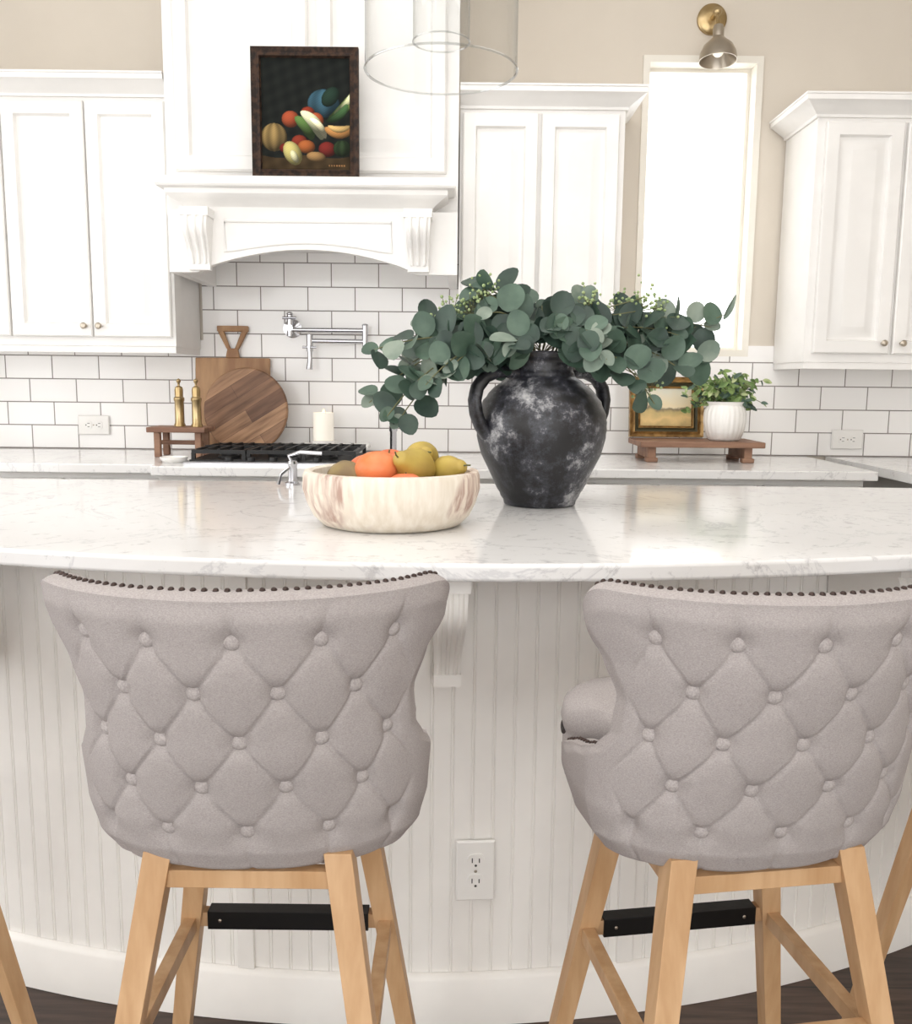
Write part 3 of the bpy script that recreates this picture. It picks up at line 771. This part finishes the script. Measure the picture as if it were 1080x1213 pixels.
b=MB(); b.lathe([(0,0),(.02,0),(.02,.006),(.012,.01),(.011,.05),(.013,.055),(.011,.062),(0,.064)],(0,0,0),'chrome',24)
b.tube([(0,0,.055),(-.01,-.0,.075),(.02,-.0,.085),(.075,-.0,.082)],.005,'chrome',10); b.tube([(-.003,0,.05),(-.025,-.03,.03),(-.03,-.04,.005)],.0045,'chrome',8)
b.obj('soap_dispenser',loc=(-.42,2.33,CT))
b=MB(); b.lathe([(0,0),(.022,0),(.022,.006),(.011,.012),(.011,.10),(.014,.105),(.014,.12),(0,.122)],(0,0,0),'chrome',24); b.obj('chrome_salt_mill',loc=(-.21,3.02,CT))

# ---- painting over the hood
P=empty('fruit_still_life_painting')
M['frame']=mat('carved_walnut_frame',(66,46,34),(30,22,18),scale=60,detail=5,rough=.6,bump=.8,bscale=90,spec=.3)
px0,px1,pz0,pz1=-.646,-.314,1.8205,2.208; py=2.985
fw=.030
def fr(b,x0,x1,z0,z1,y,w,k,T=None,dep=.02):
    b.add([(x0,y,z0),(x1,y,z0),(x1,y,z1),(x0,y,z1),(x0,y-dep,z0),(x1,y-dep,z0),(x1,y-dep,z1),(x0,y-dep,z1),
           (x0+w*.5,y-dep*.6,z0+w*.5),(x1-w*.5,y-dep*.6,z0+w*.5),(x1-w*.5,y-dep*.6,z1-w*.5),(x0+w*.5,y-dep*.6,z1-w*.5),
           (x0+w*.85,y-dep*.9,z0+w*.85),(x1-w*.85,y-dep*.9,z0+w*.85),(x1-w*.85,y-dep*.9,z1-w*.85),(x0+w*.85,y-dep*.9,z1-w*.85),
           (x0+w,y-dep*.2,z0+w),(x1-w,y-dep*.2,z0+w),(x1-w,y-dep*.2,z1-w),(x0+w,y-dep*.2,z1-w)],
          [(i*4+j,i*4+(j+1)%4,i*4+4+(j+1)%4,i*4+4+j) for i in range(4) for j in range(4)],k,T)
b=MB(); fr(b,px0,px1,pz0,pz1,py,fw,'frame'); b.obj('picture_frame',P,bevel=.001)
m,nt,bs=node_mat('oil_painting_surface'); M['paint']=m
at_=nd(nt,'ShaderNodeAttribute'); at_.attribute_name='Col'; nt.links.new(at_.outputs['Color'],bs.inputs['Base Color'])
bs.inputs['Roughness'].default_value=.8; bs.inputs['Specular IOR Level'].default_value=.15
SH=[(380,122,18,17,0,(70,110,128),0,5),(388,114,9,13,.6,(40,62,50),0,0),(342,141,10,10,0,(176,84,54),0,0),(362,133,8,7,0,(150,60,40),0,0),(371,142,9,9,0,(190,92,54),0,0),
 (403,128,22,6,-.85,(112,134,70),4,0),(406,122,18,3.5,-.9,(204,206,160),3,0),(398,136,16,5,-.7,(62,92,56),4,0),
 (360,150,17,7,.95,(84,112,60),-3,0),(370,146,21,7,.95,(198,200,162),-4,0),(376,150,15,4,.95,(224,218,180),-3,0),
 (323,163,15,17,0,(170,142,90),0,7),(336,176,7,6,0,(120,40,34),0,0),
 (398,157,17,7,0,(196,140,82),5,0),(398,153,13,4,0,(216,180,116),4,0),
 (352,168,9,8,0,(140,56,40),0,0),(360,174,10,8,0,(176,100,54),0,0),(384,177,10,9,.2,(124,44,38),0,0),(401,176,10,10,0,(52,70,44),0,6),(371,186,11,6,.1,(166,130,84),0,0),
 (344,182,10,15,-.4,(204,192,120),0,0),(346,186,4,8,-.4,(224,220,176),0,0)]
def paintcol(x,y):
    nz=math.sin(x*.31+y*.17)*math.sin(y*.23-x*.11)
    c=[24+6*nz,27+6*nz,25+5*nz]
    if y>186+2*math.sin(x*.1): c=[58+10*nz,46+8*nz,30+6*nz]
    for cx,cy,rx,ry,rot,col,moon,rib in SH:
        dx,dy=x-cx,y-cy; u=dx*math.cos(rot)+dy*math.sin(rot); v=-dx*math.sin(rot)+dy*math.cos(rot)
        v+=moon*(u/rx)**2
        u/=rx; v/=ry; d=u*u+v*v
        if d<1:
            h=math.sqrt(1-d); lt=.40+.62*max(0,h*.75-(dx/rx)*.28-(dy/ry)*.42)
            if rib: lt*=.86+.14*math.cos(math.asin(max(-1,min(1,u/math.sqrt(max(.05,1-v*v*.9)))))*rib)
            lt*=1+.05*math.sin(x*1.7+y*2.3)
            c=[q*lt*1.0 for q in col]
    if 385<x<405 and 196<y<198 and math.sin(x*2.2)>0: c=[150,110,70]
    return lin([max(0,min(255,q)) for q in c])
NX,NY=190,240; vs=[];cols=[]
for j in range(NY+1):
    for i in range(NX+1):
        fx_=306+107*i/NX; fy_=65+140*j/NY
        vs.append((px0+fw*.7+(px1-px0-fw*1.4)*i/NX, py-.006, pz1-fw*.7-(pz1-pz0-fw*1.4)*j/NY)); cols.append(paintcol(fx_,fy_))
W=NX+1
b=MB(); b.add(vs,[(j*W+i,(j+1)*W+i,(j+1)*W+i+1,j*W+i+1) for j in range(NY) for i in range(NX)],'paint')
o=b.obj('canvas',P,fixn=False)
ca=o.data.color_attributes.new('Col','FLOAT_COLOR','POINT')
ca.data.foreach_set('color',[q for c in cols for q in c])
# ---- small landscape
Q=empty('framed_landscape_painting',(.752,3.30,CT+.075),(R(-8),0,0))
M['gold']=mat('antique_gold_frame',(180,146,94),(130,100,60),scale=40,rough=.4,metal=.5,bump=.6,bscale=60)
M['mat_dark']=mat('frame_dark_inner',(70,66,44),rough=.6)
b=MB(); fr(b,-.132,.132,0,.215,0,.022,'gold',dep=.025); fr(b,-.112,.112,.020,.195,-.002,.014,'mat_dark',dep=.014); fr(b,-.099,.099,.033,.182,-.002,.008,'gold',dep=.012); b.obj('gold_frame',Q)
m,nt,bs=node_mat('painted_landscape'); M['land']=m
tc=nd(nt,'ShaderNodeTexCoord'); sx=nd(nt,'ShaderNodeSeparateXYZ'); nt.links.new(tc.outputs['Object'],sx.inputs[0])
nz=nd(nt,'ShaderNodeTexNoise'); nz.inputs['Scale'].default_value=22; nz.inputs['Detail'].default_value=5; nt.links.new(tc.outputs['Object'],nz.inputs['Vector'])
ma=nd(nt,'ShaderNodeMath',operation='MULTIPLY_ADD'); ma.inputs[1].default_value=.07; nt.links.new(nz.outputs['Fac'],ma.inputs[0]); nt.links.new(sx.outputs[2],ma.inputs[2])
mr=nd(nt,'ShaderNodeMapRange'); mr.inputs[1].default_value=.06; mr.inputs[2].default_value=.22; nt.links.new(ma.outputs[0],mr.inputs[0])
rr=ramp(nt,[(0,(140,122,76)),(.25,(222,190,128)),(.42,(190,168,112)),(.5,(124,112,88)),(.56,(232,214,176)),(1,(220,220,206))]); nt.links.new(mr.outputs[0],rr.inputs[0]); nt.links.new(rr.outputs[0],bs.inputs['Base Color'])
b=MB(); b.box(-.105,.105,-.008,-.002,.02,.195,'land'); b.obj('landscape_canvas',Q)
b=MB(); b.box(.625,1.05,3.10,3.33,CT+.052,CT+.072,'riser')
for x in(.655,.985):
    b.box(x,x+.028,3.12,3.31,CT+.012,CT+.054,'riser'); b.box(x-.006,x+.034,3.115,3.15,CT,CT+.016,'riser'); b.box(x-.006,x+.034,3.28,3.315,CT,CT+.016,'riser')
b.obj('wooden_riser.001',bevel=.003)
b=MB()
seg=96; prof=[(0,0),(.048,0),(.055,.006),(.066,.035),(.071,.065),(.070,.095),(.064,.115),(.060,.122),(.064,.130),(.066,.134),(.060,.134),(.056,.12),(0,.115)]
vs=[];fs=[];n=len(prof)
for j in range(seg):
    a=2*math.pi*j/seg
    for i,(r,z) in enumerate(prof):
        rr_=r*(1+(.035*abs(math.sin(a*12)) if 2<=i<=6 else 0)); vs.append((rr_*math.cos(a),rr_*math.sin(a),z))
for j in range(seg):
    q=(j+1)%seg
    for i in range(n-1): fs.append((j*n+i,q*n+i,q*n+i+1,j*n+i+1))
b.add(vs,fs,'white'); b.lathe([(0,.118),(.057,.118)],(0,0,0),'soil',24)
PT=empty('potted_ivy',(.935,3.20,CT+.073)); b.obj('ribbed_pot',PT,sharp=60)
b=MB()
for i in range(38):
    a=random.uniform(0,2*math.pi); rr_=random.uniform(.03,.15); tp=Vector((rr_*math.cos(a),rr_*math.sin(a)*.5,.12+random.uniform(.01,.14)-rr_*.25))
    p0=Vector((random.uniform(-.03,.03),random.uniform(-.03,.03),.115)); mid=(p0+tp)/2+Vector((0,0,.04))
    P_=[p0*(1-t)**2+mid*2*t*(1-t)+tp*t*t for t in [k/6 for k in range(7)]]; b.tube(P_,.0012,'stem',5)
    for k in range(2,7):
        for s in(-1,1):
            nr=Vector((random.gauss(0,.6),-1,.6+random.gauss(0,.5))); dr=Vector((random.gauss(0,1),random.gauss(0,1),random.gauss(0,.7))).normalized(); r=random.uniform(.009,.015)
            leaf(b,P_[k]+dr*r,nr,dr,r,random.choice(['ivyA','ivyA','ivyB','leafB']),.6,.4)
b.obj('ivy_leaves',PT,fixn=False)

# ---- sconce
b=MB(); sx_,sz=.892,2.482
b.lathe([(0,0),(.052,0),(.052,.012),(.046,.017),(.02,.02),(0,.02)],(0,0,0),'brass',40,Matrix.Translation((sx_,YW,sz))@Matrix.Rotation(R(90),4,'X'))
b.tube([(sx_,YW-.018,sz),(sx_,YW-.07,sz)],.009,'brass',14); b.ell((sx_,YW-.075,sz),.016,'brass')
b.tube([(sx_,YW-.075,sz+.0),(sx_+.001,YW-.082,sz-.03),(sx_+.003,YW-.09,sz-.07)],.006,'brass',12)
T=Matrix.Translation((sx_+.003,YW-.09,sz-.060))@Matrix.Rotation(R(-6),4,'X')
b.lathe([(0,.01),(.016,.01),(.019,0),(.019,-.030),(.026,-.038),(.050,-.060),(.062,-.085),(.065,-.112),(.063,-.112),(.046,-.07),(.02,-.04),(0,-.036)],(0,0,0),'nickel',40,T)
M['bulb']=mat('frosted_bulb',(250,244,230),rough=.3,emit=.6); b.ell((0,0,0),(.022,.022,.028),'bulb',T@Matrix.Translation((0,0,-.070)))
b.obj('wall_sconce',sharp=40)
# ---- pendant
PX,PY,PZ=-.036,1.78,1.765
PE=empty('glass_pendant_light',(PX,PY,PZ))
b=MB(); b.lathe([(.140,0),(.140,.30),(.130,.35),(.10,.39),(.03,.405)],(0,0,0),'glass',96); b.obj('glass_shade',PE,sharp=60)
b=MB(); b.tube([(.140*math.cos(2*math.pi*i/96),.140*math.sin(2*math.pi*i/96),0) for i in range(96)],.0022,'glassrim',8,closed=True); b.obj('glass_rim',PE)
b=MB(); b.lathe([(.052,.05),(.052,.33)],(0,0,0),'glass',64); b.tube([(.052*math.cos(2*math.pi*i/64),.052*math.sin(2*math.pi*i/64),.05) for i in range(64)],.0016,'glassrim',8,closed=True); b.obj('inner_glass_chimney',PE,loc=(.0,0,0))
b=MB(); b.lathe([(0,.45),(.035,.45),(.04,.41),(.036,.40),(.022,.395),(.022,.33),(0,.33)],(0,0,0),'brass',32); b.tube([(0,0,.44),(0,0,1.125)],.006,'brass',10); b.lathe([(0,1.115),(.06,1.115),(.06,1.133),(0,1.134)],(0,0,0),'brass',32); b.ell((0,0,.29),(.03,.03,.042),'bulb'); b.obj('brass_fitting',PE,sharp=40)

# ---- LIGHT
w=bpy.data.worlds.new('world'); sc.world=w; w.use_nodes=True; nt=w.node_tree
bg=nt.nodes['Background']; bg.inputs[0].default_value=(.99,.99,.99,1); bg.inputs[1].default_value=2.9
def area(name,loc,rot,sx,sy,p,col=(1,.975,.95)):
    l=bpy.data.lights.new(name,'AREA'); l.shape='RECTANGLE'; l.size=sx; l.size_y=sy; l.energy=p; l.color=col
    o=bpy.data.objects.new(name,l); sc.collection.objects.link(o); o.location=loc; o.rotation_euler=rot; return o
area('overhead_fill',(0,2.0,2.88),(0,0,0),2.4,1.2,15)  # added soft fill above the kitchen, not an actual fixture
area('overhead_fill.001',(0,.2,2.88),(0,0,0),2.4,1.6,22)  # second added fill, out of view overhead near the camera

# ---- CAMERA
cam=bpy.data.cameras.new('camera'); cam.sensor_fit='HORIZONTAL'; cam.sensor_width=36; cam.lens=36; cam.clip_start=.02
co=bpy.data.objects.new('camera',cam); sc.collection.objects.link(co)
co.matrix_world=Matrix.Translation((0,0,1.20))@Matrix.Rotation(R(90-8.2),4,'X')@Matrix.Rotation(R(.6),4,'Z')
sc.camera=co
